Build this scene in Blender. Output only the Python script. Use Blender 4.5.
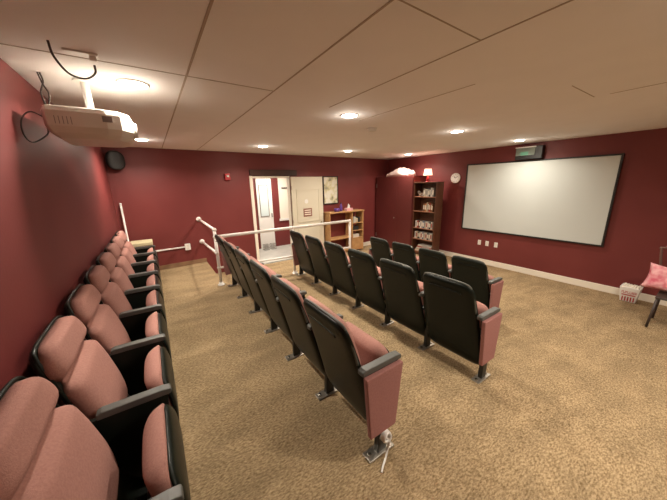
import bpy, bmesh, math, random
from mathutils import Vector, Matrix
random.seed(7)
S = bpy.context.scene
C = S.collection
for o in list(bpy.data.objects): bpy.data.objects.remove(o)
PI = math.pi
ZO = 2.05                      # eye height above the lowest floor

# ------------------------------------------------------------ camera
cam_d = bpy.data.cameras.new('camera'); cam = bpy.data.objects.new('camera', cam_d); C.objects.link(cam)
S.camera = cam
yaw, pitch, roll = math.radians(33.667), math.radians(-14.133), math.radians(-1.352)
fw = Vector((math.sin(yaw)*math.cos(pitch), math.cos(yaw)*math.cos(pitch), math.sin(pitch)))
rt = Vector((math.cos(yaw), -math.sin(yaw), 0)); up = rt.cross(fw)
r2 = rt*math.cos(roll)+up*math.sin(roll); u2 = -rt*math.sin(roll)+up*math.cos(roll)
cam.matrix_world = Matrix(((r2.x, u2.x, -fw.x, 0), (r2.y, u2.y, -fw.y, 0), (r2.z, u2.z, -fw.z, ZO), (0, 0, 0, 1)))
cam_d.sensor_fit = 'HORIZONTAL'; cam_d.sensor_width = 36; cam_d.lens = 266.8/667*36
cam_d.clip_start = 0.02; cam_d.clip_end = 60

# ------------------------------------------------------------ world, exposure
w = bpy.data.worlds.new('world'); S.world = w; w.use_nodes = True
w.node_tree.nodes['Background'].inputs[0].default_value = (0.9, 0.75, 0.6, 1)
w.node_tree.nodes['Background'].inputs[1].default_value = 0.02
S.view_settings.view_transform = 'Standard'; S.view_settings.look = 'None'
S.view_settings.gamma = 1; S.view_settings.use_curve_mapping = False
S.view_settings.exposure = 0.70

# ------------------------------------------------------------ lamps (recessed ceiling lights, 1.94 m x 2.64 m grid)
LAMP_W = 17.0
WARM = (1.0, 0.91, 0.78)
CEIL = 0.69 + ZO
LAMPS = [(x, y) for y in (5.10, 2.46, -0.18, -2.82) for x in (0.02, 1.88, 3.85, 5.85) if not (y < 0 and (x < 1 or x > 5))]
def area(name, loc, size, watt, col, rot=(0, 0, 0), shape='DISK', spread=PI):
    l = bpy.data.lights.new(name, 'AREA'); l.shape = shape; l.size = size; l.energy = watt; l.color = col
    l.spread = spread
    o = bpy.data.objects.new(name, l); o.location = loc; o.rotation_euler = rot; C.objects.link(o); return o
for (x, y) in LAMPS:
    area('downlight_lamp', (x, y, CEIL-0.022), 0.13, LAMP_W*(.72 if (x > 5 and y < 3) else 1), WARM, spread=math.radians(150))
    p = bpy.data.lights.new('downlight_spill', 'POINT'); p.energy = LAMP_W*0.06; p.color = WARM; p.shadow_soft_size = 0.05
    po = bpy.data.objects.new('downlight_spill', p); po.location = (x, y, CEIL-0.08); C.objects.link(po)
area('hallway_lamp', (2.9, 7.1, CEIL-0.30), 0.5, 28, (1.0, 0.92, 0.80))

# ------------------------------------------------------------ materials
def mat(name, col, rough=0.6, metal=0.0, emit=None, estr=0, noise=None, bump=None, spec=0.5, trans=0):
    """noise=(scale, colour2, detail) mixes two colours; bump=(scale, strength)"""
    m = bpy.data.materials.new(name); m.use_nodes = True
    nt = m.node_tree; b = nt.nodes['Principled BSDF']
    b.inputs['Base Color'].default_value = (*col, 1); b.inputs['Roughness'].default_value = rough
    b.inputs['Metallic'].default_value = metal; b.inputs['Specular IOR Level'].default_value = spec
    if trans: b.inputs['Transmission Weight'].default_value = trans
    tc = nt.nodes.new('ShaderNodeTexCoord')
    if noise:
        n = nt.nodes.new('ShaderNodeTexNoise'); n.inputs['Scale'].default_value = noise[0]; n.inputs['Detail'].default_value = noise[2]
        nt.links.new(tc.outputs['Object'], n.inputs['Vector'])
        r = nt.nodes.new('ShaderNodeValToRGB'); r.color_ramp.elements[0].position = .35; r.color_ramp.elements[1].position = .65
        r.color_ramp.elements[0].color = (*col, 1); r.color_ramp.elements[1].color = (*noise[1], 1)
        nt.links.new(n.outputs['Fac'], r.inputs['Fac']); nt.links.new(r.outputs['Color'], b.inputs['Base Color'])
    if bump:
        n = nt.nodes.new('ShaderNodeTexNoise'); n.inputs['Scale'].default_value = bump[0]; n.inputs['Detail'].default_value = 3
        nt.links.new(tc.outputs['Object'], n.inputs['Vector'])
        k = nt.nodes.new('ShaderNodeBump'); k.inputs['Strength'].default_value = bump[1]; k.inputs['Distance'].default_value = 0.01
        nt.links.new(n.outputs['Fac'], k.inputs['Height']); nt.links.new(k.outputs['Normal'], b.inputs['Normal'])
    if emit:
        b.inputs['Emission Color'].default_value = (*emit, 1); b.inputs['Emission Strength'].default_value = estr
    return m
def carpet():
    m = bpy.data.materials.new('carpet'); m.use_nodes = True; nt = m.node_tree; b = nt.nodes['Principled BSDF']
    b.inputs['Roughness'].default_value = 0.95; b.inputs['Specular IOR Level'].default_value = 0.1
    tc = nt.nodes.new('ShaderNodeTexCoord')
    n1 = nt.nodes.new('ShaderNodeTexNoise'); n1.inputs['Scale'].default_value = 60; n1.inputs['Detail'].default_value = 6; n1.inputs['Roughness'].default_value = .7
    n2 = nt.nodes.new('ShaderNodeTexNoise'); n2.inputs['Scale'].default_value = 3.0; n2.inputs['Detail'].default_value = 4
    mp = nt.nodes.new('ShaderNodeMapping'); mp.inputs['Scale'].default_value = (.75, 1.8, 1); mp.inputs['Rotation'].default_value = (0, 0, .5)
    nt.links.new(tc.outputs['Object'], mp.inputs['Vector'])
    for n in (n1, n2): nt.links.new(mp.outputs['Vector'], n.inputs['Vector'])
    r1 = nt.nodes.new('ShaderNodeValToRGB'); e = r1.color_ramp.elements
    e[0].position = .36; e[0].color = (0.185, 0.120, 0.058, 1); e[1].position = .66; e[1].color = (0.56, 0.415, 0.245, 1)
    nt.links.new(n1.outputs['Fac'], r1.inputs['Fac'])
    r2_ = nt.nodes.new('ShaderNodeValToRGB'); e = r2_.color_ramp.elements
    e[0].position = .35; e[0].color = (.74, .74, .74, 1); e[1].position = .65; e[1].color = (1, 1, 1, 1)
    nt.links.new(n2.outputs['Fac'], r2_.inputs['Fac'])
    mx = nt.nodes.new('ShaderNodeMix'); mx.data_type = 'RGBA'; mx.blend_type = 'MULTIPLY'; mx.inputs[0].default_value = 1
    nt.links.new(r1.outputs['Color'], mx.inputs[6]); nt.links.new(r2_.outputs['Color'], mx.inputs[7])
    nt.links.new(mx.outputs[2], b.inputs['Base Color'])
    k = nt.nodes.new('ShaderNodeBump'); k.inputs['Strength'].default_value = .6; k.inputs['Distance'].default_value = .012
    nt.links.new(n1.outputs['Fac'], k.inputs['Height']); nt.links.new(k.outputs['Normal'], b.inputs['Normal'])
    return m
def ceiling_mat():
    m = bpy.data.materials.new('ceiling_panels'); m.use_nodes = True; nt = m.node_tree; b = nt.nodes['Principled BSDF']
    b.inputs['Roughness'].default_value = 0.8; b.inputs['Specular IOR Level'].default_value = .25
    tc = nt.nodes.new('ShaderNodeTexCoord'); sp = nt.nodes.new('ShaderNodeSeparateXYZ'); nt.links.new(tc.outputs['Object'], sp.inputs[0])
    n = nt.nodes.new('ShaderNodeTexNoise'); n.inputs['Scale'].default_value = 3; nt.links.new(tc.outputs['Object'], n.inputs['Vector'])
    r = nt.nodes.new('ShaderNodeValToRGB'); r.color_ramp.elements[0].color = (.80, .77, .76, 1); r.color_ramp.elements[1].color = (.86, .83, .82, 1)
    nt.links.new(n.outputs['Fac'], r.inputs['Fac'])
    nt.links.new(r.outputs['Color'], b.inputs['Base Color'])
    return m
M = dict(
    carpet=carpet(), ceiling=ceiling_mat(),
    red=mat('red_wall_paint', (0.155, 0.026, 0.025), .5, noise=(1.2, (0.18, 0.033, 0.031), 2), bump=(60, .05), spec=.45),
    red_cab=mat('red_cabinet_paint', (0.115, 0.022, 0.02), .45, noise=(2, (0.13, 0.025, 0.023), 2)),
    cream=mat('cream_paint', (0.86, 0.80, 0.69), .45), white=mat('white_paint', (0.82, 0.80, 0.76), .4),
    leaf=mat('leaf_paint', (.66, .61, .49), .4), seam=mat('ceiling_seam', (.42, .34, .27), .8), shelfwood=mat('shelf_wood', (.26, .11, .06), .45, noise=(7, (.32, .14, .08), 4)),
    rail=mat('white_rail_paint', (0.84, 0.80, 0.75), .3, spec=.6),
    brown_base=mat('brown_base', (0.20, 0.11, 0.06), .7, noise=(9, (0.26, .15, .08), 3)),
    dark_header=mat('dark_brown_header', (0.045, 0.016, 0.013), .5, noise=(6, (.06, .022, .017), 3)),
    rose=mat('rose_fabric', (0.36, 0.18, 0.15), .85, noise=(120, (0.42, 0.215, 0.18), 4), bump=(260, .25), spec=.2),
    rose_panel=mat('rose_carpet_panel', (0.32, 0.145, 0.13), .85, noise=(90, (0.37, 0.175, 0.155), 4), bump=(200, .2), spec=.2),
    shell=mat('charcoal_plastic', (0.009, 0.012, 0.009), .34, bump=(180, .06), spec=.18),
    rim=mat('grey_plastic_rim', (0.10, 0.105, 0.09), .45),
    arm=mat('grey_armrest', (0.085, 0.087, 0.08), .42, bump=(150, .05)),
    steel=mat('dark_steel', (0.03, 0.03, 0.028), .4, metal=.6), plate=mat('worn_steel', (0.32, 0.29, 0.25), .35, metal=.8),
    bolt=mat('bright_bolt', (0.6, 0.57, 0.5), .25, metal=1),
    screen=mat('screen_fabric', (0.60, 0.64, 0.62), .75, spec=.2), black=mat('black_trim', (0.012, 0.011, 0.011), .45),
    plastic=mat('ivory_plastic', (0.74, 0.70, 0.63), .35), plastic_dk=mat('grey_vent', (0.22, .2, .18), .5),
    lens=mat('lit_lens', (1, 1, 1), .5, emit=(1, .86, .66), estr=55),
    trimring=mat('light_trim', (0.8, .76, .7), .4),
    redplastic=mat('red_plastic', (0.45, 0.03, 0.04), .35),
    oak=mat('oak_wood', (0.42, 0.22, 0.09), .45, noise=(7, (0.52, 0.30, 0.13), 5)),
    walnut=mat('walnut_wood', (0.085, 0.032, 0.016), .4, noise=(7, (0.12, 0.046, 0.023), 5)),
    glass=mat('pale_glass', (0.62, 0.72, 0.72), .15), tile=mat('grey_vinyl', (0.50, 0.50, 0.46), .3, noise=(4, (.58, .57, .53), 3)),
    olive=mat('olive_card', (0.42, 0.36, 0.17), .7), olive_top=mat('pale_card', (0.66, 0.58, 0.36), .7),
    pink=mat('pink_cloth', (0.62, 0.12, 0.18), .85, noise=(11, (0.86, .50, .52), 2), bump=(60, .3)),
    pale_pink=mat('pale_blanket', (0.85, 0.66, 0.62), .9, bump=(30, .5)),
    shade=mat('lamp_shade', (0.8, 0.5, 0.4), .8, emit=(1, .50, .33), estr=1.6),
    green=mat('green_sign_face', (0.10, 0.22, 0.16), .3, emit=(.15, .55, .3), estr=.12),
    grey_sign=mat('grey_housing', (0.17, 0.20, 0.17), .4),
    purple=mat('purple_plastic', (0.12, 0.05, 0.25), .4), cable=mat('black_cable', (0.05, .035, .03), .5),
)

# ------------------------------------------------------------ mesh helpers
def link(name, bm, m, parent=None, smooth=False, bevel=0, z=None):
    bmesh.ops.recalc_face_normals(bm, faces=bm.faces)
    me = bpy.data.meshes.new(name); bm.to_mesh(me); bm.free()
    ms = m if isinstance(m, (list, tuple)) else [m]
    for q in ms: me.materials.append(M[q] if isinstance(q, str) else q)
    o = bpy.data.objects.new(name, me); C.objects.link(o)
    if parent: o.parent = parent
    if smooth:
        for p in me.polygons: p.use_smooth = True
    if bevel:
        b = o.modifiers.new('bevel', 'BEVEL'); b.width = bevel; b.segments = 2; b.limit_method = 'ANGLE'; b.angle_limit = .7
        b.harden_normals = False
    return o
def B(): return bmesh.new()
def box(bm, x0, x1, y0, y1, z0, z1, mi=0):
    v = [bm.verts.new(p) for p in ((x0, y0, z0), (x1, y0, z0), (x1, y1, z0), (x0, y1, z0), (x0, y0, z1), (x1, y0, z1), (x1, y1, z1), (x0, y1, z1))]
    for f in ((0, 3, 2, 1), (4, 5, 6, 7), (0, 1, 5, 4), (1, 2, 6, 5), (2, 3, 7, 6), (3, 0, 4, 7)):
        bm.faces.new([v[i] for i in f]).material_index = mi
    return bm
def hexa(bm, pts, mi=0):
    v = [bm.verts.new(p) for p in pts]
    for f in ((0, 3, 2, 1), (4, 5, 6, 7), (0, 1, 5, 4), (1, 2, 6, 5), (2, 3, 7, 6), (3, 0, 4, 7)):
        bm.faces.new([v[i] for i in f]).material_index = mi
    return bm
def tube(bm, pts, r, n=12, mi=0, caps=True):
    pts = [Vector(p) for p in pts]; rings = []
    prev = None
    for i, p in enumerate(pts):
        t = (pts[min(i+1, len(pts)-1)] - pts[max(i-1, 0)]).normalized()
        if prev is None:
            a = Vector((0, 0, 1)) if abs(t.z) < .9 else Vector((1, 0, 0)); u = t.cross(a).normalized()
        else: u = (prev - t*prev.dot(t)).normalized()
        prev = u; v = t.cross(u); rr = r[i] if isinstance(r, (list, tuple)) else r
        rings.append([bm.verts.new(p + (u*math.cos(2*PI*k/n) + v*math.sin(2*PI*k/n))*rr) for k in range(n)])
    for a, b in zip(rings, rings[1:]):
        for k in range(n): bm.faces.new((a[k], a[(k+1) % n], b[(k+1) % n], b[k])).material_index = mi
    if caps: bm.faces.new(rings[0]).material_index = mi; bm.faces.new(list(reversed(rings[-1]))).material_index = mi
    return bm
def lathe(bm, prof, cx=0, cy=0, n=24, mi=0):
    rings = [[bm.verts.new((cx+r*math.cos(2*PI*k/n), cy+r*math.sin(2*PI*k/n), z)) for k in range(n)] for r, z in prof]
    for a, b in zip(rings, rings[1:]):
        for k in range(n): bm.faces.new((a[k], a[(k+1) % n], b[(k+1) % n], b[k])).material_index = mi
    bm.faces.new(rings[0]); bm.faces.new(rings[-1]); return bm
def curve_pts(P, n=8):
    """Catmull-Rom through P"""
    P = [Vector(p) for p in P]; Q = [P[0]*2-P[1]] + P + [P[-1]*2-P[-2]]; out = []
    for i in range(1, len(Q)-2):
        for k in range(n):
            t = k/n; a, b, c, d = Q[i-1], Q[i], Q[i+1], Q[i+2]
            out.append(.5*((2*b)+(c-a)*t+(2*a-5*b+4*c-d)*t*t+(-a+3*b-3*c+d)*t**3))
    out.append(P[-1]); return out
def thing(name, label, cat, loc=(0, 0, 0), rz=0, group=None):
    o = bpy.data.objects.new(name, None); C.objects.link(o); o.location = loc; o.rotation_euler = (0, 0, rz)
    o.empty_display_size = .1
    o['label'] = label; o['category'] = cat
    if group: o['group'] = group
    return o
def tag(o, label, cat, group=None):
    o['label'] = label; o['category'] = cat
    if group: o['group'] = group
    return o
def struct(name, bm, m, parent=None, **k):
    o = link(name, bm, m, parent, **k)
    if not parent: o['kind'] = 'structure'
    return o

# pad: an upholstered / moulded panel that follows a profile in x-z and spans y
def pad(bm, prof, W, rt_, rb, front, back, ns=22, nt_=16, waist=None, power=5, mi=0, taper=0):
    """prof: (x,z) points bottom->top; W half width; rt_/rb corner radii top/bottom; front/back thickness (s)->m"""
    P = curve_pts([(x, 0, z) for x, z in prof], 10)
    L = [0]
    for a, b in zip(P, P[1:]): L.append(L[-1]+(b-a).length)
    T = L[-1]
    def at(d):
        for i in range(len(P)-1):
            if d <= L[i+1] or i == len(P)-2:
                u = (d-L[i])/(L[i+1]-L[i]); return P[i].lerp(P[i+1], u), (P[i+1]-P[i]).normalized()
    svals = []
    for i in range(ns+1):
        u = i/ns; svals.append(T*(.5-.5*math.cos(PI*u))*.6+T*u*.4)
    F = []; K = []
    for i, d in enumerate(svals):
        p, t = at(d); nrm = Vector((t.z, 0, -t.x))   # forward
        dt, db = T-d, d; W_ = W*(1-taper*max(0, d/T-.25)); wv = W_
        if dt < rt_: wv = min(wv, W_-rt_+math.sqrt(max(rt_**2-(rt_-dt)**2, 0)))
        if db < rb: wv = min(wv, W_-rb+math.sqrt(max(rb**2-(rb-db)**2, 0)))
        dep = 1.0
        if waist:
            g = math.exp(-((d/T-waist[0])/waist[3])**2); wv -= waist[1]*g; dep -= waist[2]*g
        e = min(dt, db); edge = min(1, e/.035); edge = math.sqrt(max(0, 1-(1-edge)**2))
        fr, kr = [], []
        for j in range(nt_+1):
            v = -math.cos(PI*j/nt_)*.5+(-1+2*j/nt_)*.5
            q = (1-abs(v)**power)**.5 if abs(v) < 1 else 0
            q = q*edge
            y = v*wv
            fr.append(bm.verts.new(p+nrm*front*q*dep+Vector((0, y, 0))))
            kr.append(bm.verts.new(p-nrm*back*q+Vector((0, y, 0))) if 0 < j < nt_ and 0 < i < ns else fr[-1])
        F.append(fr); K.append(kr)
    for i in range(ns):
        for j in range(nt_):
            f = bm.faces.new((F[i][j], F[i][j+1], F[i+1][j+1], F[i+1][j])); f.material_index = mi
            q = []
            for v in (K[i][j], K[i+1][j], K[i+1][j+1], K[i][j+1]):
                if v not in q: q.append(v)
            try: bm.faces.new(q).material_index = mi
            except ValueError: pass
    return bm

# ------------------------------------------------------------ the room (x towards the screen, y towards the door wall)
XL, XR, YN = -0.552, 6.60, -3.6
SK = 0.065
def YF(x): return 6.12 + SK*x          # door wall is a little out of square
FLZ = [(-9, -1.60), (1.0, -1.60), (2.25, -1.695), (3.70, -1.925), (XR, -2.04), (20, -2.04)]
def ZF(x):
    for (a, za), (b, zb) in zip(FLZ, FLZ[1:]):
        if x <= b: return ZO + za + (zb-za)*(x-a)/(b-a)
ZLOW = lambda x: ZO + (-1.93 - 0.024*(x-2))
YR = 4.58                               # edge of the raised seating floor
XE = 0.80
bm = B()
def quad(bm, pts, mi=0): f = bm.faces.new([bm.verts.new(p) for p in pts]); f.material_index = mi; return f
quad(bm, [(XL, YN, ZF(0)), (1, YN, ZF(0)), (1, YR, ZF(0)), (XL, YR, ZF(0))])
for xa, xb in ((1, 2.25), (2.25, 3.70), (3.70, XR)): quad(bm, [(xa, YN, ZF(xa)), (xb, YN, ZF(xb)), (xb, YR, ZF(xb)), (xa, YR, ZF(xa))])
quad(bm, [(XL, YR, ZF(0)), (XE, YR, ZF(0)), (XE, YF(XE), ZF(0)), (XL, YF(XL), ZF(0))])
quad(bm, [(XE, YR, ZLOW(XE)), (XR, YR, ZLOW(XR)), (XR, YF(XR), ZLOW(XR)), (XE, YF(XE), ZLOW(XE))])
for xa, xb in ((XE, 1), (1, 2.25), (2.25, 3.70), (3.70, XR)): quad(bm, [(xa, YR, ZLOW(xa)), (xa, YR, ZF(xa)), (xb, YR, ZF(xb)), (xb, YR, ZLOW(xb))])
quad(bm, [(XE, YR, ZLOW(XE)), (XE, YF(XE), ZLOW(XE)), (XE, YF(XE), ZF(0)), (XE, YR, ZF(0))])
struct('floor', bm, 'carpet')
struct('ceiling', box(B(), XL-.1, XR+.1, YN-.1, 6.75, CEIL, CEIL+.08), 'ceiling')
bm = B(); zc0 = CEIL-.0025
for x, ya, yb, wd in ((.312, YN, 6.1, .012), (.905, YN, 6.1, .010), (1.525, YN, 2.3, .009), (2.135, 1.25, 2.6, .007), (3.42, -2, .78, .008)):
    box(bm, x-wd/2, x+wd/2, ya, yb, zc0, CEIL+.01)
for y, xa, xb in ((2.13, -.5, .90), (.885, .905, 1.525), (.88, 2.85, 3.42)):
    box(bm, xa, xb, y-.003, y+.003, zc0, CEIL+.01)
struct('trim_5', bm, 'seam')
struct('wall_left', box(B(), XL-.12, XL, YN-.1, 6.3, 0, CEIL), 'red')
struct('wall_right', box(B(), XR, XR+.12, YN-.1, 6.7, -.1, CEIL), 'red')
struct('wall_near', box(B(), XL, XR, YN-.12, YN, -.1, CEIL), 'red')
# door wall with its opening
DX0, DX1, DZ = 1.985, 2.93, ZO+0.145
def fw_box(bm, x0, x1, z0, z1, off=0, th=.12, mi=0, zb=None):
    a, b = YF(x0)-off, YF(x1)-off
    zz = (z0, z0) if zb is None else zb
    return hexa(bm, [(x0, a, zz[0]), (x1, b, zz[1]), (x1, b+th, zz[1]), (x0, a+th, zz[0]), (x0, a, z1), (x1, b, z1), (x1, b+th, z1), (x0, a+th, z1)], mi)
bm = B()
fw_box(bm, XL, DX0, -.1, CEIL); fw_box(bm, DX1, XR, -.1, CEIL); fw_box(bm, DX0, DX1, DZ, CEIL)
struct('wall_far', bm, 'red')
# baseboards
bm = B(); fw_box(bm, XL, XE, ZF(0), ZF(0)+.085, .014, .014); struct('baseboard_far_left', bm, 'brown_base')
bm = B(); fw_box(bm, DX1+.1, XR, 0, ZLOW(5)+.11, .016, .016, zb=(ZLOW(DX1), ZLOW(XR))); struct('baseboard_far_right', bm, 'cream')
bm = B(); z0 = ZF(XR)-.0
hexa(bm, [(XR-.018, YN, z0), (XR, YN, z0), (XR, 6.5, z0), (XR-.018, 6.5, z0), (XR-.018, YN, z0+.125), (XR, YN, z0+.125), (XR, 6.5, z0+.125), (XR-.018, 6.5, z0+.125)])
struct('baseboard_right', bm, 'cream', bevel=.004)
struct('baseboard_left', box(B(), XL, XL+.012, YN, 6.07, ZF(0), ZF(0)+.085), 'brown_base')
# door casing and dark header beam
bm = B()
fw_box(bm, DX0-.07, DX0, 0, DZ+.05, .02, .14, zb=(ZLOW(2),)*2)
fw_box(bm, DX1-.012, DX1+.003, 0, DZ+.05, .01, .15, zb=(ZLOW(2),)*2)
fw_box(bm, DX0, DX1, DZ, DZ+.04, .02, .14)
struct('trim_1', bm, 'cream', bevel=.004)
bm = B(); fw_box(bm, DX0-.06, DX1+.20, DZ+.052, DZ+.185, .05, .05); struct('trim_2', bm, 'dark_header', bevel=.004)

# hallway beyond the door
HY = 7.95
struct('floor_hallway', box(B(), 1.3, 4.4, YF(2)+.10, HY, ZLOW(2)-.05, ZLOW(2)-.002), 'tile')
struct('ceiling_hallway', box(B(), 1.3, 4.4, YF(2)+.30, HY, CEIL-.25, CEIL-.2), 'cream')
struct('wall_hallway_left', box(B(), 1.2, 1.3, 6.40, HY+.1, 0, CEIL-.2), 'cream')
struct('wall_hallway_right', box(B(), 4.4, 4.5, 6.55, HY+.1, 0, CEIL-.2), 'cream')
struct('wall_hallway_back', box(B(), 1.2, 4.5, HY, HY+.1, 0, CEIL-.2), 'red')
zl = ZLOW(2)
struct('trim_3', box(B(), 3.30, 4.3, HY-.02, HY, zl+.85, CEIL-.3), 'cream')       # cream board above the rail
bm = B(); box(bm, 3.26, 4.3, HY-.045, HY-.02, zl+.80, zl+.87); struct('trim_4', bm, 'white', bevel=.005)
d = struct('door_2', box(B(), 2.60, 3.06, HY-.05, HY, zl, zl+2.10), 'white', bevel=.004)
bm = B(); box(bm, 2.68, 2.92, HY-.062, HY-.051, zl+1.0, zl+1.9); struct('door_glass', bm, 'glass', d)
bm = B(); box(bm, 2.66, 2.68, HY-.066, HY-.051, zl+.98, zl+1.92); box(bm, 2.92, 2.94, HY-.066, HY-.051, zl+.98, zl+1.92)
box(bm, 2.68, 2.92, HY-.066, HY-.051, zl+.98, zl+1.0); box(bm, 2.68, 2.92, HY-.066, HY-.051, zl+1.9, zl+1.92)
struct('door_glass_frame', bm, 'plastic_dk', d)
bm = B(); box(bm, 3.0, 3.02, HY-.1, HY-.05, zl+.95, zl+1.07); struct('door_handle', bm, 'plastic_dk', d)
t = thing('wall_hook_rail', 'small dark hook strip on the cream hallway board seen through the doorway', 'hook rail', (3.52, HY-.02, ZO-.12))
link('backplate', box(B(), -.13, .13, -.016, 0, -.02, .02), 'plastic_dk', t)
for k in range(4):
    link('hook', tube(B(), [(-.10+.066*k, -.016, 0), (-.10+.066*k, -.05, -.01), (-.10+.066*k, -.055, .02)], .008, 8), 'black', t)
for i, (x, lab) in enumerate([(2.68, 'small grey wire basket on hallway floor, left of the pair'), (2.90, 'small grey wire basket on hallway floor, right of the pair')]):
    bm = B(); yb = HY-.25
    for k in range(6):
        for q in (yb-.07, yb+.07): tube(bm, [(x-.07+.028*k, q, zl+.001), (x-.07+.028*k, q, zl+.16)], .005, 6)
    for z in (.006, .08, .16):
        tube(bm, [(x-.075, yb-.07, zl+z), (x+.075, yb-.07, zl+z), (x+.075, yb+.07, zl+z), (x-.075, yb+.07, zl+z), (x-.075, yb-.07, zl+z)], .006, 6)
    tag(link('wire_basket', bm, 'plastic_dk'), lab, 'basket', 'hallway baskets')

# open door leaf folded back against the wall
LZ0, LZ1 = ZLOW(3)+.008, DZ+.02
lx0, lx1 = DX1+.005, 3.875
rz = math.atan(SK)
t = thing('open_door', 'cream door swung fully open against the red wall with notices on it', 'door', (lx0, YF(lx0)-.095, LZ0), rz)
L_ = (lx1-lx0)/math.cos(rz); H_ = LZ1-LZ0
link('door_leaf', box(B(), 0, L_, 0, .042, 0, H_), 'leaf', t, bevel=.003)
bm = B(); a, b_, c_, d_ = .12, L_-.12, H_-.30, H_-1.15
for r in ((a, b_, c_-.025, c_), (a, b_, d_, d_+.025), (a, a+.025, d_, c_), (b_-.025, b_, d_, c_)): box(bm, r[0], r[1], -.012, 0, r[2], r[3])
for r in ((a, b_, .875, .90), (a, b_, .15, .175), (a, a+.025, .15, .9), (b_-.025, b_, .15, .9)): box(bm, r[0], r[1], -.012, 0, r[2], r[3])
link('panel_moulding', bm, 'leaf', t)
k = link('door_knob', tube(B(), [(L_-.07, 0, .90), (L_-.07, -.03, .90), (L_-.07, -.032, .90), (L_-.07, -.045, .90), (L_-.07, -.07, .90), (L_-.07, -.078, .90)], [.014, .014, .026, .032, .028, .01], 16), 'bolt', t, smooth=True)
link('knob_rose', tube(B(), [(L_-.07, 0, .90), (L_-.07, -.008, .90)], .034, 16), 'bolt', k)
for z in (.2, 1.0, 1.85): link('hinge', tube(B(), [(-.008, -.004, z-.045), (-.008, -.004, z+.045)], .008, 8), 'bolt', t)
s_ = link('door_sign', box(B(), .31, .57, -.006, -.001, H_-1.01, H_-.80), mat('sign_brown', (.25, .09, .06), .5), t)
bm = B()
for i in range(3): box(bm, .34, .54, -.009, -.0062, H_-.86-.055*i, H_-.835-.055*i)
link('sign_lines', bm, 'cream', s_)
link('round_notice', tube(B(), [(.41, 0, H_-.62), (.41, -.005, H_-.62)], .055, 20), 'white', t)

# ------------------------------------------------------------ recessed ceiling lights
def downlight(x, y, label):
    t = thing('ceiling_light', label, 'ceiling light', (x, y, CEIL), 0, 'recessed ceiling lights')
    n = 28; bm = B(); prof = [(.096, 0), (.096, -.005), (.087, -.009), (.079, -.006), (.079, 0)]
    rings = [[bm.verts.new((r*math.cos(2*PI*k/n), r*math.sin(2*PI*k/n), z)) for k in range(n)] for r, z in prof]
    for a, b in zip(rings, rings[1:]):
        for k in range(n): bm.faces.new((a[k], a[(k+1) % n], b[(k+1) % n], b[k]))
    link('trim_ring', bm, 'trimring', t, smooth=True)
    link('lens', lathe(B(), [(.078, -.001), (.077, -.008), (.055, -.014), (.01, -.017)]), 'lens', t, smooth=True)
where = {(0.02, 5.10): 'in far corner beside the red left wall', (1.88, 5.10): 'nearest the doorway header', (3.85, 5.10): 'above the wooden shelf unit by the poster',
         (5.85, 5.10): 'in the corner above the red cabinet', (0.02, 2.46): 'directly behind the ceiling projector', (1.88, 2.46): 'brightest, above the second seat row',
         (3.85, 2.46): 'in the middle, above the front seat row', (5.85, 2.46): 'beside the sign above the projection screen'}
for (x, y) in LAMPS:
    if y < 0: lab = 'round recessed ceiling light %s behind the viewpoint, %s' % ('just' if y > -1 else 'far', 'over the second seat row' if x < 3 else 'over the front seat row')
    else: lab = 'round warm recessed ceiling light ' + where[(x, y)]
    downlight(x, y, lab)

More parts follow.
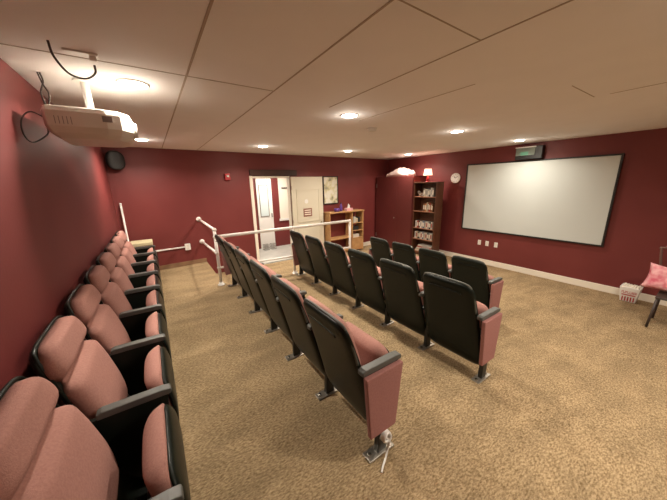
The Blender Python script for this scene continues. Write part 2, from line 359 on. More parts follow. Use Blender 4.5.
# ------------------------------------------------------------ theatre seats
PITCH = 0.571
def seat_proto(lean=0.0, lift=0.0):
    L = lambda P: [(x-lean*max(0, z-.34), z+lift*max(0, z-.3)) for x, z in P] if not lean else [(x-.055*min(1, max(0, (z-.15)/.15))-.04*max(0, z-.34), z+.055) for x, z in P]
    L3 = lambda P: [(x-lean*max(0, z-.34), y, z+lift*max(0, z-.3)) for x, y, z in P] if not lean else [(x-.097, y, z+.062) for x, y, z in P]
    t = thing('theater_seat', 'x', 'theater seat')
    sh = link('backrest_shell', pad(B(), [(.04, .17), (-.02, .19), (-.10, .27), (-.145, .42), (-.205, .62), (-.305, .955)] if lean else [(.10, .085), (.05, .095), (-.005, .19), (-.055, .38), (-.13, .66), (-.207, .895)], .257 if lean else .280, .09, .13, .004, .030, 34, 18, power=9, taper=.06 if lean else .17), 'shell', t, smooth=True)
    # raised rim and upper recess line on the rear of the shell
    bm = B(); pts = []
    P = L3([(-.135, -.246, .64), (-.165, -.240, .755), (-.193, -.222, .85), (-.206, -.175, .887), (-.208, 0, .892), (-.206, .175, .887), (-.193, .222, .85), (-.165, .240, .755), (-.135, .246, .64)])
    tube(bm, curve_pts(P, 6), .0085, 8); link('rim', bm, 'rim' if not lean else 'shell', sh, smooth=True)
    bm = B(); tube(bm, curve_pts(L3([(-.214, -.15, .785), (-.2185, -.13, .80), (-.2185, 0, .802), (-.2185, .13, .80), (-.214, .15, .785)]), 5), .005, 6)
    link('rear_bead', bm, 'shell', sh, smooth=True)
    link('back_cushion', pad(B(), [(-.145, .38), (-.165, .47), (-.205, .64), (-.25, .785), (-.297, .952)] if lean else [(-.015, .27), (-.055, .40), (-.085, .50), (-.125, .64), (-.192, .875)], .250 if lean else .248, .12, .15 if lean else .09, .062 if lean else .048, .0, 44, 20, waist=((.70, .048, .75, .045) if lean else (.46, .036, .55, .055)), power=7 if lean else 5, taper=.02 if lean else .12), 'rose', t, smooth=True)
    pan = link('seat_pan', pad(B(), [(a-(.025 if lean else 0), b) for a, b in ((.115, .22), (.15, .33), (.155, .50), (.125, .615))], .242, .09, .06, .016, .004, 16, 14, power=9), 'shell', t, smooth=True)
    link('seat_cushion', pad(B(), [(a-(.025 if lean else 0), b) for a, b in ((.11, .25), (.135, .34), (.140, .50), (.118, .632))], .232, .085, .06, .006, .085, 22, 18, power=4), 'rose', t, smooth=True)
    bm = B(); tube(bm, [(.02, -.26, .40), (.02, .26, .40)], .016, 10); box(bm, .01, .14, -.20, -.17, .375, .41); box(bm, .01, .14, .17, .20, .375, .41)
    link('hinge_bar', bm, 'steel', t)
    return t
def support(parent, y, end=None, lean=0):
    fb = -.20 if lean else 0; fz = .12 if lean else .17
    """a standard between two seats: armrest, side frame, leg with foot plate; end=-1/+1 adds an outer panel"""
    a = link('armrest', pad_arm(y), 'arm', parent, smooth=False, bevel=.005)
    bm = B()
    hexa(bm, [(fb, y-.012, fz), (.09, y-.012, fz), (.09, y+.012, fz), (fb, y+.012, fz), (min(fb, -.10), y-.012, .60), (.12, y-.012, .60), (.12, y+.012, .60), (min(fb, -.10), y+.012, .60)])
    link('side_frame', bm, 'shell', parent)
    l = link('leg', hexa(B(), [(-.03, y-.018, .008), (.04, y-.018, .008), (.04, y+.018, .008), (-.03, y+.018, .008), (-.012, y-.018, .34), (.055, y-.018, .34), (.055, y+.018, .34), (-.012, y+.018, .34)]), 'steel', parent, bevel=.004)
    bm = box(B(), -.105, .095, y-.036, y+.036, .001, .012); link('foot_plate', bm, 'plate', l, bevel=.003)
    for x in (-.08, .07): link('bolt', tube(B(), [(x, y, .012), (x, y, .024), (x, y, .026)], [.013, .013, .006], 8), 'bolt', l)
    if end:
        yy = y+end*.032; q = .016
        bm = hexa(B(), [(-.11, yy-q, .19), (.085, yy-q, .19), (.085, yy+q, .19), (-.11, yy+q, .19), (-.145, yy-q, .60), (.130, yy-q, .60), (.130, yy+q, .60), (-.145, yy+q, .60)])
        link('end_panel', bm, 'rose_panel', parent, bevel=.006)
def pad_arm(y):
    bm = B(); h = .024
    prof = [(-.150, .604), (.130, .604), (.140, .612), (.136, .632), (.10, .638), (-.13, .638), (-.150, .630)]
    A = [bm.verts.new((x, y-h, z)) for x, z in prof]; D = [bm.verts.new((x, y+h, z)) for x, z in prof]
    bm.faces.new(A); bm.faces.new(list(reversed(D)))
    for k in range(len(prof)): bm.faces.new((A[k], A[(k+1) % len(prof)], D[(k+1) % len(prof)], D[k]))
    return bm
def dup(root, loc, label, group):
    r = root.copy(); C.objects.link(r); r.location = loc; r['label'] = label; r['group'] = group
    for ch in root.children:
        c = ch.copy(); C.objects.link(c); c.parent = r
        for g in ch.children:
            d = g.copy(); C.objects.link(d); d.parent = c
    return r
def variant(lo, hi, lean):
    t = seat_proto(lean, lean*.35)
    support(t, -PITCH/2, -1 if lo else None, lean)
    if hi: support(t, PITCH/2, 1, lean)
    return t
protos = {}
def get(lo, hi, loc, label, group, lean=0.0):
    k_ = (lo, hi, lean)
    if k_ not in protos:
        protos[k_] = t = variant(lo, hi, lean); t.location = loc; t['label'] = label; t['group'] = group; return t
    return dup(protos[k_], loc, label, group)
ORD = ['first', 'second', 'third', 'fourth', 'fifth', 'sixth', 'seventh', 'eighth', 'ninth']
rows = [  # name, x, y of the near end, count
    ('rose theater seat in row against the left red wall, {} from the camera', 'back row of seats against the left wall', -0.20, 0.84, 8, False),
    ('dark-shelled rose theater seat in the second row by white rail, {} from the camera', 'second row of seats', 0.925, 0.935, 6, True),
    ('dark-shelled theater seat in the six-seat third row, {} from the camera', 'third row of seats', 2.16, 0.955, 6, True),
    ('dark-shelled theater seat in the short front row nearest the screen, {} from the camera', 'front row of seats', 3.57, 1.555, 4, True),
]
for lab, grp, x, y0, n, nearend in rows:
    for i in range(n):
        lo = (i == 0 and nearend); hi = (i == n-1)
        l = lab.format(ORD[i])
        get(lo, hi, (x, y0+PITCH*(i+.5), ZF(x)), l, grp, 0.0 if nearend else .17)
# one more back-row seat reaches out of the picture at the bottom left
get(False, False, (-0.20, 0.84-PITCH*.5, ZF(0)), 'rose theater seat at the very bottom left corner, nearest the camera', rows[0][1], .17)

# white cord tied to the end leg of the second row
zf = ZF(.91)+.02; ye = .945
bm = B()
tube(bm, curve_pts([(.92, ye-.055, zf+.13), (.94, ye-.075, zf+.10), (.935, ye-.07, zf+.04), (.91, ye-.08, zf+.0), (.87, ye-.10, zf-.010), (.84, ye-.12, zf-.011)], 8), .006, 8)
for k in range(4):
    tube(bm, [(.925+.026*math.cos(a*PI/6), ye-.050-.008*k+.004*math.sin(a), zf+.135+.03*math.sin(a*PI/6)) for a in range(13)], .008, 8, caps=False)
tag(link('white_string', bm, 'white', smooth=True), 'white string knotted round the end leg of the second seat row', 'string')

# ------------------------------------------------------------ white guard rail
t = thing('guard_rail', 'white pipe guard rail fixed to the far wall and running behind the seat rows', 'railing', (0.75, 4.60, ZF(0)))
def rail(name, pts, r=.021, parent=None, off=True):
    o = t.location
    return link(name, tube(B(), [Vector(p)-o for p in pts], r, 14), 'rail', parent or t, smooth=True)
yr = 4.50; zt = ZO-.79; yw = YF(.76)
rail('side_rail', [(.76, yw-.01, ZO-.67), (.755, yr+.02, ZO-.675)])
rail('side_rail', [(.76, yw-.01, ZO-1.145), (.745, yr+.02, ZO-1.055)])
for z in (-.67, -1.145): rail('wall_flange', [(.76, yw, ZO+z), (.76, yw-.012, ZO+z), (.76, yw-.013, ZO+z), (.76, yw-.06, ZO+z)], [.05, .05, .032, .032])
rail('top_rail', [(.75, yr, zt), (3.43, yr, zt)], .026)
rail('lower_rail', [(.75, yr, ZO-1.30), (3.43, yr, ZO-1.37)], .018)
for x, zt_ in ((.75, ZO-.66), (2.09, zt), (3.43, zt+.015)):
    p = rail('post', [(x, yr, ZF(x)+.004), (x, yr, zt_)], .024)
    f = rail('post_flange', [(x, yr, ZF(x)+.001), (x, yr, ZF(x)+.014), (x, yr, ZF(x)+.015), (x, yr, ZF(x)+.05)], [.055, .055, .034, .034], p)
for pnt in ((.752, yr, ZO-.675), (.748, yr, zt), (.745, yr, ZO-1.055), (.75, yr, ZO-1.30), (3.43, yr, zt), (2.09, yr, zt)):
    bm = B(); bmesh.ops.create_uvsphere(bm, u_segments=14, v_segments=8, radius=.033)
    o = link('rail_joint', bm, 'rail', t, smooth=True); o.location = Vector(pnt)-t.location

# ------------------------------------------------------------ back corner: box, pole, raceway, alarm
t = thing('low_box', 'olive box with a pale top standing in the corner past the back row', 'box', (-.28, 5.84, ZF(0)))
link('body', box(B(), -.135, .175, -.17, .17, .001, .60), 'olive', t, bevel=.004)
link('lid', box(B(), -.145, .185, -.18, .18, .601, .655), 'olive_top', t, bevel=.006)
bm = B(); tube(bm, [(-.452, 5.86, ZF(0)+.005), (-.458, 6.03, ZO-.28)], .015, 12)
tube(bm, [(-.458, 6.03, ZO-.28), (-.458, 6.031, ZO-.262)], [.02, .016], 12)
tag(link('white_pole', bm, 'white', smooth=True), 'thin white pole leaning in the corner behind the back row seats', 'pole')
t = thing('outlet_box', 'white surface outlet box on far wall fed by a white raceway', 'outlet', (.475, YF(.475), ZO-1.21), rz)
link('housing', box(B(), -.05, .05, -.045, -.001, -.065, .065), 'white', t, bevel=.004)
bm = B(); box(bm, -.017, .017, -.048, -.0452, .012, .045); box(bm, -.017, .017, -.048, -.0452, -.045, -.012); link('socket', bm, 'plastic', t)
link('raceway', box(B(), -.60, -.051, -.022, -.001, -.010, .016), 'white', t, bevel=.003)
t = thing('corner_speaker', 'black rounded speaker mounted high in the far left corner', 'speaker', (-.39, 5.97, ZO+.45))
link('cabinet', pad(B(), [(-.02, -.16), (-.02, .16)], .135, .12, .13, .035, .045, 20, 16, power=4), 'black', t, smooth=True)
t.children[0].rotation_euler = (0, 0, -PI/2+.35)
bm = B(); box(bm, -.015, .015, .03, .13, -.015, .015); link('wall_bracket', bm, 'black', t)
t = thing('fire_alarm', 'small red fire alarm strobe high on the far wall left of doorway', 'fire alarm', (1.43, YF(1.43), ZO+.18), rz)
link('housing', box(B(), -.055, .055, -.05, -.001, -.075, .065), 'redplastic', t, bevel=.008)
link('strobe', box(B(), -.025, .025, -.072, -.051, -.01, .03), 'white', t, bevel=.006)
t = thing('smoke_detector', 'round smoke detector on the ceiling past the brightest light', 'smoke detector', (2.57, 2.87, CEIL))
link('base', lathe(B(), [(.07, -.001), (.07, -.012), (.066, -.014)]), 'plastic', t, smooth=True)
link('sensor_head', lathe(B(), [(.058, -.0145), (.058, -.028), (.05, -.04), (.02, -.045), (.002, -.045)]), 'plastic', t, smooth=True)

# ------------------------------------------------------------ projector hanging from the ceiling
px, py = -.235, 2.57
t = thing('ceiling_projector', 'ivory video projector hanging from the ceiling over the back row', 'projector', (px, py, CEIL))
z1, z0 = .478-.69, .305-.69
bm = B()
out = [(-.195, -.26), (.08, -.26), (.15, -.235), (.205, -.15), (.215, 0), (.205, .15), (.15, .235), (.08, .26), (-.195, .26), (-.215, .22), (-.215, -.22)]
lv = [(z0, .80), (z0+.025, .93), (z0+.06, 1), (z1-.03, 1), (z1, .95)]
R_ = [[bm.verts.new((x*s, y*s, z)) for x, y in out] for z, s in lv]
for a, b in zip(R_, R_[1:]):
    for k in range(len(out)): bm.faces.new((a[k], a[(k+1) % len(out)], b[(k+1) % len(out)], b[k]))
bm.faces.new(R_[0]); bm.faces.new(R_[-1])
body = link('body', bm, 'plastic', t, bevel=.006)
ln = link('lens_barrel', tube(B(), [(.19, -.06, (z0+z1)/2), (.225, -.06, (z0+z1)/2), (.23, -.06, (z0+z1)/2)], [.052, .050, .044], 20), 'plastic', body, smooth=False)
link('badge', box(B(), .06, .11, -.2625, -.2595, z1-.075, z1-.04), 'plastic_dk', body)
bm = B()
for k in range(5): box(bm, -.16+.018*k, -.157+.018*k, -.2615, -.2595, z0+.07, z1-.06)
link('vent_slots', bm, 'plastic_dk', body)
m_ = link('mount_pole', tube(B(), [(-.01, -.02, z1+.03), (-.01, -.02, -.001)], .022, 14), 'white', t, smooth=True)
link('ceiling_flange', tube(B(), [(-.01, -.02, -.001), (-.01, -.02, -.012)], .06, 18), 'white', m_)
link('mount_plate', box(B(), -.08, .06, -.10, .06, z1+.001, z1+.03), 'white', t, bevel=.004)
for a, b in ((-.12, -.14), (.10, -.14), (-.12, .12), (.10, .12)):
    link('mount_arm', tube(B(), [(-.01, -.02, z1+.03), (a, b, z1+.004)], .009, 8), 'white', t)
t = thing('ceiling_socket', 'white socket plate on the ceiling above the projector', 'socket', (-.18, 2.06, CEIL))
link('plate', box(B(), -.075, .065, -.03, .03, -.010, -.001), 'white', t, bevel=.003)
link('plug', box(B(), .025, .055, -.016, .016, -.035, -.0105), 'white', t, bevel=.004)
bm = B(); tube(bm, curve_pts([(-.14, 2.06, CEIL-.05), (-.145, 2.06, CEIL-.09), (-.19, 2.05, CEIL-.125), (-.25, 2.03, CEIL-.115), (-.285, 1.99, CEIL-.06), (-.29, 1.97, CEIL-.002)], 8), .005, 8)
tag(link('power_cable', bm, 'cable', smooth=True), 'dark power cable looping down from the ceiling socket plate', 'cable')
bm = B(); tube(bm, curve_pts([(-.44, 2.50, CEIL-.002), (-.435, 2.50, CEIL-.05), (-.455, 2.49, CEIL-.12), (-.445, 2.47, CEIL-.19), (-.45, 2.45, CEIL-.25)], 8), .0045, 8)
tube(bm, curve_pts([(-.45, 2.50, CEIL-.002), (-.44, 2.50, CEIL-.06), (-.42, 2.49, CEIL-.12), (-.43, 2.48, CEIL-.18), (-.45, 2.46, CEIL-.25)], 8), .004, 8)
tag(link('signal_cable', bm, 'cable', smooth=True), 'pair of thin dark cables dropping from ceiling to projector rear', 'cable')
bm = B(); tube(bm, curve_pts([(-.452, 2.42, CEIL-.27), (-.50, 2.38, CEIL-.25), (-.535, 2.34, CEIL-.30), (-.54, 2.32, CEIL-.38), (-.52, 2.36, CEIL-.42), (-.46, 2.40, CEIL-.37), (-.452, 2.42, CEIL-.32)], 8), .004, 8)
tag(link('slack_cable', bm, 'cable', smooth=True), 'slack dark cable curling between projector rear and left wall', 'cable')

# ------------------------------------------------------------ screen wall
t = thing('projection_screen', 'large white projection screen in a black frame on the red wall', 'projection screen', (XR, 2.505, ZO-.43))
hy, hz = 1.31, .765
link('screen_surface', box(B(), -.035, -.02, -hy, hy, -hz, hz), 'screen', t)
bm = B(); f = .028
box(bm, -.045, -.001, -hy-f, -hy, -hz-f, hz+f); box(bm, -.045, -.001, hy, hy+f, -hz-f, hz+f); box(bm, -.045, -.001, -hy, hy, -hz-f, -hz); box(bm, -.045, -.001, -hy, hy, hz, hz+f)
link('frame', bm, 'black', t)
t = thing('exit_sign', 'dark box sign with a green face above the projection screen', 'sign', (XR, 2.56, ZO+.50))
link('housing', box(B(), -.13, -.001, -.27, .20, -.12, .12), 'black', t, bevel=.006)
fc = link('face', box(B(), -.145, -.131, -.15, .19, -.05, .10), 'grey_sign', t, bevel=.004)
link('green_panel', box(B(), -.148, -.1455, -.04, .10, -.045, .02), 'green', fc)
link('top_cap', box(B(), -.16, -.131, -.16, .20, .10, .118), 'white', t, bevel=.003)
t = thing('wall_clock', 'round white wall clock left of the projection screen', 'clock', (XR, 4.14, ZO+.045))
def disc(x0, x1, r, n=32): return tube(B(), [(x0, 0, 0), (x1, 0, 0)], r, n)
link('rim', disc(-.001, -.03, .125), 'plastic', t); link('dial', disc(-.0305, -.033, .108), 'white', t)
bm = B()
for k in range(12):
    a = k*PI/6; tube(bm, [(-.034, .085*math.sin(a), .085*math.cos(a)), (-.034, .10*math.sin(a), .10*math.cos(a))], .004, 6)
link('hour_marks', bm, 'black', t)
link('hour_hand', tube(B(), [(-.036, 0, 0), (-.036, .035, .045)], .005, 6), 'black', t)
link('minute_hand', tube(B(), [(-.037, 0, 0), (-.037, -.07, .04)], .004, 6), 'black', t)
for i, (y, lab) in enumerate([(3.36, 'white wall plate below the screen, leftmost of three'), (3.175, 'white wall plate below the screen, middle of three'), (2.97, 'white wall plate below the screen, rightmost of three')]):
    t = thing('wall_plate', lab, 'wall plate', (XR, y, ZO-1.515), 0, 'wall plates below the screen')
    link('plate', box(B(), -.009, -.001, -.038, .038, -.06, .06), 'white', t, bevel=.003)
    bm = B(); box(bm, -.013, -.0092, -.016, .016, .01, .04); box(bm, -.013, -.0092, -.016, .016, -.04, -.01); link('socket', bm, 'plastic', t)

# ------------------------------------------------------------ red cabinet, bookcase
zc = ZF(6.3)
cz = ZLOW(6.3)+.003
t = thing('tall_cabinet', 'tall dark red two-door cabinet built into the far right corner', 'cabinet', (5.98, 4.985, cz))
ch = ZO+.135-cz
link('body', hexa(B(), [(0.02, 0, 0), (.61, 0, 0), (.61, 1.49, 0), (.02, 1.49, 0), (0.02, 0, ch), (.61, 0, ch), (.61, 1.49, ch), (.02, 1.49, ch)]), 'red_cab', t)
d1 = link('door', box(B(), 0, .019, .02, .575, .08, ch-.02), 'red_cab', t, bevel=.003)
d2 = link('door', box(B(), 0, .019, .583, 1.47, .08, ch-.02), 'red_cab', t, bevel=.003)
link('knob', tube(B(), [(0, .66, ZO-1.06-cz), (-.02, .66, ZO-1.06-cz), (-.03, .66, ZO-1.06-cz)], [.012, .02, .012], 12), 'plate', d2, smooth=True)
link('hinge', box(B(), -.008, 0, 1.42, 1.45, ch-.32, ch-.20), 'plate', d2)
link('hinge', box(B(), -.008, 0, 1.42, 1.45, .3, .42), 'plate', d2)
# blanket on top of the cabinet
bm = B(); NX, NY = 12, 26; G = []
for i in range(NX+1):
    r = []
    for j in range(NY+1):
        u, v = i/NX*2-1, j/NY*2-1
        e = max(0, (1-abs(u)**3)*(1-abs(v)**4))
        h = e**.35*(.215+.03*math.sin(5.1*v+2.0)+.022*math.sin(9*v+4*u)+.012*math.sin(17*v-5*u)-.06*v*(v > .3))
        r.append(bm.verts.new((6.26+u*.22, 5.70+v*.42, ZO+.137+h)))
    G.append(r)
for i in range(NX):
    for j in range(NY): bm.faces.new((G[i][j], G[i+1][j], G[i+1][j+1], G[i][j+1]))
ring = [G[i][0] for i in range(NX+1)]+[G[NX][j] for j in range(1, NY+1)]+[G[i][NY] for i in range(NX-1, -1, -1)]+[G[0][j] for j in range(NY-1, 0, -1)]
bm.faces.new(ring)
tag(link('folded_blanket', bm, 'pale_pink', smooth=True), 'pale pink folded blanket heaped on top of the red cabinet', 'blanket')

bx0, bx1, by0, by1 = 6.01, 6.30, 4.265, 4.975
bz = ZF(bx1)+.004+.02; bt = ZO-.06
t = thing('bookcase', 'tall brown wooden bookcase full of disc cases beside red cabinet', 'bookcase', (bx0, by0, bz))
W_, D_, H_ = by1-by0, bx1-bx0, bt-bz
link('side_panel', box(B(), 0, D_, 0, .025, 0, H_), 'walnut', t, bevel=.002); link('side_panel', box(B(), 0, D_, W_-.025, W_, 0, H_), 'walnut', t, bevel=.002)
link('top', box(B(), -.012, D_, -.01, W_+.005, H_, H_+.025), 'walnut', t, bevel=.003)
link('back_panel', box(B(), D_-.01, D_, .025, W_-.025, 0, H_), 'walnut', t)
link('plinth', box(B(), .01, .03, .025, W_-.025, 0, .07), 'walnut', t)
shz = [ZO-.41, ZO-.80, ZO-1.26, ZO-1.565, bz+.09]     # shelf top heights
for z in shz: link('shelf', box(B(), .003, D_-.011, .026, W_-.026, z-bz-.02, z-bz), 'shelfwood', t)
cols = {'w': ('white', (.60, .56, .50)), 'c': ('cream', (.48, .40, .29)), 'g': ('grey', (.33, .32, .30)), 'r': ('red', (.35, .05, .04)), 'k': ('black', (.03, .03, .03)), 'b': ('blue', (.10, .14, .25)), 'n': ('brown', (.22, .10, .05)), 'o': ('orange', (.50, .22, .08))}
mc = {k: mat('case_'+v[0], v[1], .4) for k, v in cols.items()}
mc['pap'] = mat('case_insert', (.75, .68, .58), .5)
snames = ['top shelf', 'second shelf', 'third shelf', 'fourth shelf']
layout = ['gwkgwcg', 'nnrnconn', 'wkgwcbgwkrw', 'wgkwcbwgkcw']
spans = [(.07, .40), (.07, .38), (.05, .60), (.05, .62)]
CNT = ORD+['tenth', 'eleventh', 'twelfth']
for s, (lay, sp) in enumerate(zip(layout, spans)):
    n = len(lay); wdt = (sp[1]-sp[0])/n
    for i, c in enumerate(lay):
        h = .19+.06*random.random()*(s < 2); h = min(h, .25)
        y = by0+.03+sp[0]+wdt*i; tk = wdt*.88
        tt = thing('disc_case', '%s upright disc case, %s from the right on the %s of the bookcase' % (cols[c][0], CNT[i], snames[s]), 'disc case', (bx0+.02+.02*random.random(), y, shz[s]+.001), 0, 'disc cases on the %s' % snames[s])
        link('case', box(B(), 0, .14, 0, tk, 0, h), mc[c], tt)
        link('spine_label', box(B(), -.0015, -.0002, tk*.15, tk*.85, h*.25, h*.8), mc['pap'] if c not in 'wc' else mc['r' if i % 3 == 0 else 'g'], tt)
for k in range(5):
    tt = thing('boxed_game', '%s box lying flat on the bottom shelf of the bookcase, %s up' % (['white', 'cream', 'white', 'red', 'white'][k], ORD[k]), 'box', (bx0+.02, by0+.06+.012*(k % 2), shz[4]+.001+.036*k), 0, 'boxes stacked on the bottom shelf')
    link('case', box(B(), 0, .22, 0, .52-.02*k, 0, .034), mc['wcwrw'[k]], tt)
    link('spine_label', box(B(), -.0015, -.0002, .05, .3, .008, .026), mc['g'], tt)
bm = B()
for sgn in (-1, 1): tube(bm, curve_pts([(0, 0, .05), (0, sgn*.05, .10), (0, sgn*.09, .08), (0, sgn*.06, .04), (0, 0, .05)], 6), .014, 8)
tube(bm, [(0, 0, 0), (0, 0, .05)], [.03, .012], 10)
o = link('bow_ornament', bm, mc['w'], smooth=True); o.location = (bx0+.10, by0+.60, shz[0]+.001); o.rotation_euler = (.5, 0, 0); o.location.z += .016
tag(o, 'white bow ornament at the left end of bookcase top shelf', 'ornament')
# lamp on the bookcase
lx, ly, lz = 6.15, 4.66, bt+.026
t = thing('table_lamp', 'small table lamp with glowing pink shade on top of the bookcase', 'lamp', (lx, ly, lz))
link('base', lathe(B(), [(.055, .0), (.055, .012), (.03, .02)]), 'redplastic', t, smooth=True)
link('stem', lathe(B(), [(.03, .021), (.038, .07), (.03, .13), (.012, .16), (.012, .19)]), 'redplastic', t, smooth=True)
bm = B(); n = 28
ra = [[bm.verts.new((r*math.cos(2*PI*k/n), r*math.sin(2*PI*k/n), z)) for k in range(n)] for r, z in ((.115, .17), (.085, .33), (.083, .33), (.113, .17), (.115, .17))]
for a, b in zip(ra, ra[1:]):
    for k in range(n): bm.faces.new((a[k], a[(k+1) % n], b[(k+1) % n], b[k]))
link('lamp_shade', bm, 'shade', t, smooth=True)
p = bpy.data.lights.new('table_lamp_bulb', 'POINT'); p.energy = 2.2; p.color = (1, .55, .38); p.shadow_soft_size = .03
po = bpy.data.objects.new('table_lamp_bulb', p); po.location = (0, 0, .25); po.parent = t; C.objects.link(po)

# ------------------------------------------------------------ wooden shelf unit by the door, poster
ux0, ux1 = 3.93, 5.12; uy = 6.05; uz = ZLOW(4.5)+.012; ut = ZO-.785; uh = ut-uz
t = thing('shelf_unit', 'oak counter-height shelf unit beside the open door under poster', 'shelf unit', (ux0, uy, uz), 0)
uw, ud = ux1-ux0, .33
link('top', box(B(), -.01, uw+.03, -.02, ud, uh-.03, uh), 'oak', t, bevel=.004)
link('side_panel', box(B(), 0, .025, 0, ud, 0, uh-.031), 'oak', t); link('side_panel', box(B(), uw-.03, uw, 0, ud, 0, uh-.031), 'oak', t)
link('divider', box(B(), uw-.42, uw-.395, 0, ud, 0, uh-.031), 'oak', t)
link('shelf', box(B(), .026, uw-.421, 0, ud, .42, .445), 'oak', t)
link('shelf', box(B(), .026, uw-.421, 0, ud, .06, .085), 'oak', t)
for z in (.38, .60, .82): link('shelf', box(B(), uw-.394, uw-.031, 0, ud, z, z+.02), 'oak', t)
link('drawer_front', box(B(), uw-.394, uw-.031, 0, .02, .03, .37), 'oak', t, bevel=.003)
link('kick_board', box(B(), .026, uw-.421, .03, .05, 0, .059), 'oak', t)
sx = ux0+uw-.38
for i, (c, dx, wd, h, zz, nm) in enumerate([('g', 0, .05, .15, .841, 'upper'), ('w', .06, .05, .16, .841, 'upper'), ('c', .12, .07, .13, .841, 'upper'), ('k', .22, .05, .15, .841, 'upper'), ('k', .02, .20, .10, .621, 'middle'), ('w', .02, .22, .09, .401, 'lower')]):
    tt = link('small_carton', box(B(), 0, wd, 0, .18, 0, h), mc[c]); tt.location = (sx+dx, uy+.03, uz+zz)
    tag(tt, '%s carton on the %s shelf at the right end of oak unit%s' % (cols[c][0], nm, ', tallest there' if i == 1 else ''), 'carton', 'cartons in the oak unit')
top = uz+uh+.001
bm = lathe(B(), [(.035, 0), (.04, .01), (.04, .14), (.02, .18), (.016, .21)]); o = link('body', bm, 'purple', smooth=True)
t = thing('purple_bottle', 'dark purple bottle standing on the oak shelf unit below poster', 'bottle', (4.42, uy+.15, top)); o.parent = t
link('cap', lathe(B(), [(.019, .211), (.019, .24), (.01, .245)]), 'black', t)
tag(link('purple_tub', lathe(B(), [(.075, top), (.085, top+.05), (.08, top+.09)], 4.27, uy+.14), 'purple', smooth=True), 'low purple tub on the oak shelf unit beside the bottle', 'tub')
t = thing('tissue_box', 'pink tissue box with a white tissue on the oak shelf unit', 'tissue box', (4.68, uy+.14, top))
link('box', box(B(), -.11, .11, -.06, .06, 0, .07), mat('pink_card', (.75, .40, .42), .6), t, bevel=.003)
bm = B(); pts = [(-.05, 0, .071), (-.02, -.03, .071), (.03, -.02, .071), (.05, .01, .071), (.01, .03, .071)]
b0 = [bm.verts.new(p) for p in pts]; b1 = [bm.verts.new((p[0]*.9+.01, p[1]*.9, .12+.02*(i % 2))) for i, p in enumerate(pts)]; tp = bm.verts.new((-.01, 0, .20))
for i in range(5):
    bm.faces.new((b0[i], b0[(i+1) % 5], b1[(i+1) % 5], b1[i])); bm.faces.new((b1[i], b1[(i+1) % 5], tp))
bm.faces.new(b0); link('tissue', bm, 'white', t)

def poster_mat():
    m = bpy.data.materials.new('poster_print'); m.use_nodes = True; nt = m.node_tree; b = nt.nodes['Principled BSDF']; b.inputs['Roughness'].default_value = .3
    tc = nt.nodes.new('ShaderNodeTexCoord'); n = nt.nodes.new('ShaderNodeTexNoise'); n.inputs['Scale'].default_value = 5; n.inputs['Detail'].default_value = 3
    nt.links.new(tc.outputs['Object'], n.inputs['Vector']); r = nt.nodes.new('ShaderNodeValToRGB'); r.color_ramp.interpolation = 'LINEAR'
    e = r.color_ramp.elements; e[0].position = .35; e[0].color = (.20, .20, .18, 1); e[1].position = .68; e[1].color = (.78, .76, .66, 1)
    q = e.new(.45); q.color = (.62, .58, .34, 1); q = e.new(.55); q.color = (.75, .72, .62, 1)
    nt.links.new(n.outputs['Fac'], r.inputs['Fac']); nt.links.new(r.outputs['Color'], b.inputs['Base Color']); return m
t = thing('framed_poster', 'framed pale yellow and grey poster on the wall right of the open door', 'poster', (4.20, YF(4.20), ZO-.20), rz)
link('print', box(B(), -.235, .235, -.016, -.010, -.355, .355), poster_mat(), t)
bm = B()
for r in ((-.26, -.235, -.38, .38), (.235, .26, -.38, .38), (-.235, .235, -.38, -.355), (-.235, .235, .355, .38)): box(bm, r[0], r[1], -.028, -.001, r[2], r[3])
link('frame', bm, 'black', t)

# ------------------------------------------------------------ popcorn tub, chair with pink cloth
pcx, pcy = 6.37, .69; pz = ZF(pcx+.13)+.012
t = thing('popcorn_tub', 'white popcorn-box shaped tub with red lettering by the right baseboard', 'tub', (pcx, pcy, pz), .0)
bm = B(); s0, s1, hh = .088, .118, .25
n = 5; ring0 = []; ring1 = []
hexa(bm, [(-s0, -s0, 0), (s0, -s0, 0), (s0, s0, 0), (-s0, s0, 0), (-s1, -s1, hh), (s1, -s1, hh), (s1, s1, hh), (-s1, s1, hh)])
body = link('body', bm, 'white', t, bevel=.006)
bm = B()
for k in range(6):
    for j in range(6):
        xx, yy = -.08+.032*k, -.08+.032*j
        v = bmesh.ops.create_icosphere(bm, subdivisions=1, radius=.019)['verts']
        for q in v: q.co += Vector((xx+random.uniform(-.008, .008), yy+random.uniform(-.008, .008), hh-.006+random.uniform(0, .012)))
pc = link('popcorn_top', bm, 'cream', t, smooth=True); pc['kind'] = 'stuff'
bm = B()
def on_front(bm, y0, y1, z0, z1):           # on the face that looks at the seats (-x)
    f = lambda z: -(s0+(s1-s0)*z/hh)-.001
    hexa(bm, [(f(z0)-.002, y0, z0), (f(z0), y0, z0), (f(z0), y1, z0), (f(z0)-.002, y1, z0), (f(z1)-.002, y0, z1), (f(z1), y0, z1), (f(z1), y1, z1), (f(z1)-.002, y1, z1)])
on_front(bm, -.08, .08, .112, .128)
for k in range(5): on_front(bm, -.073+.032*k, -.058+.032*k, .010, .088)
link('red_stripes', bm, 'redplastic', body)
cu = bpy.data.curves.new('t', 'FONT'); cu.body = 'POPCORN'; cu.size = .060; cu.extrude = .0015; cu.align_x = 'CENTER'; cu.align_y = 'CENTER'
to = bpy.data.objects.new('t', cu); C.objects.link(to); bpy.context.view_layer.update()
me = bpy.data.meshes.new_from_object(to.evaluated_get(bpy.context.evaluated_depsgraph_get())); bpy.data.objects.remove(to)
me.materials.clear(); me.materials.append(M['redplastic'])
o = bpy.data.objects.new('lettering', me); C.objects.link(o); o.parent = body
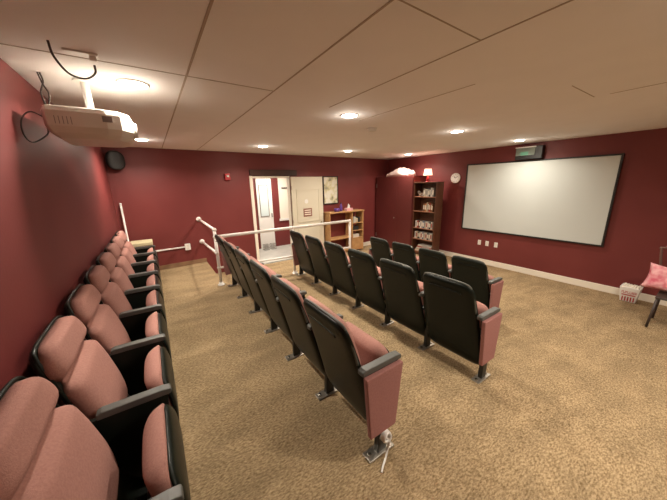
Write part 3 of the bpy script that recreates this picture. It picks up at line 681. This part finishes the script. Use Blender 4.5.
o.matrix_local = Matrix(((0, 0, -1, -(s0+(s1-s0)*.170/hh)-.003), (-1, 0, 0, 0), (0, 1, 0, .170), (0, 0, 0, 1))) @ Matrix.Rotation(-math.atan((s1-s0)/hh), 4, 'X') @ Matrix.Diagonal((.60, 1.35, 1, 1))

chx, chy = 5.49, .13; zc_ = ZF(5.3)
t = thing('side_chair', 'dark metal-legged chair at the right edge holding a pink pillow', 'chair', (chx, chy, 0))
def leg(x, y, top, xt=None, yt=None, name='leg'):
    zf_ = ZF(chx+x)+.014
    return link(name, tube(B(), [(x, y, zf_), (x if xt is None else xt, y if yt is None else yt, top)], .013, 10), 'cable', t, smooth=True)
sz = zc_+.42
leg(-.24, .22, sz, -.20, .20); leg(-.24, -.22, sz, -.20, -.20); leg(.24, .22, sz, .20, .20); leg(.24, -.22, sz, .20, -.20)
link('seat', box(B(), -.22, .22, -.22, .22, sz, sz+.03), 'cable', t, bevel=.01)
brz = mat('back_tube', (.20, .12, .10), .4, metal=.5)
link('back_frame', tube(B(), curve_pts([(.20, .20, sz), (.235, .27, sz+.30), (.25, .31, sz+.56), (.255, .275, sz+.60), (.255, -.275, sz+.60), (.25, -.31, sz+.56), (.235, -.27, sz+.30), (.20, -.20, sz)], 6), .014, 10), brz, t, smooth=True)
link('stretcher', tube(B(), [(-.225, .21, zc_+.2), (.215, .21, zc_+.18)], .008, 8), 'cable', t)
link('stretcher', tube(B(), [(-.225, -.21, zc_+.2), (.215, -.21, zc_+.18)], .008, 8), 'cable', t)
bm = B(); n = 20; Fr = []; Bk = []
for i in range(n+1):
    fr, bk = [], []
    for j in range(n+1):
        u, v = i/n*2-1, j/n*2-1
        y = u*.28*(1-.10*(1-v*v)); z = v*.175*(1-.13*(1-u*u))
        th = .085*(max(0, (1-u**4)*(1-v**4)))**.5+.006*math.sin(9*u+5*v)*(1-u*u)*(1-v*v)
        fr.append(bm.verts.new((-th, y, z))); bk.append(fr[-1] if i in (0, n) or j in (0, n) else bm.verts.new((th, y, z)))
    Fr.append(fr); Bk.append(bk)
for i in range(n):
    for j in range(n):
        bm.faces.new((Fr[i][j], Fr[i+1][j], Fr[i+1][j+1], Fr[i][j+1]))
        q = []
        for v in (Bk[i][j], Bk[i][j+1], Bk[i+1][j+1], Bk[i+1][j]):
            if v not in q: q.append(v)
        try: bm.faces.new(q)
        except ValueError: pass
o = link('pink_pillow', bm, 'pink', smooth=True)
o.location = (chx+.03, chy+.10, sz+.212); o.rotation_euler = (.10, .22, 0)
tag(o, 'pink patterned pillow propped up on the chair at the right edge', 'pillow')
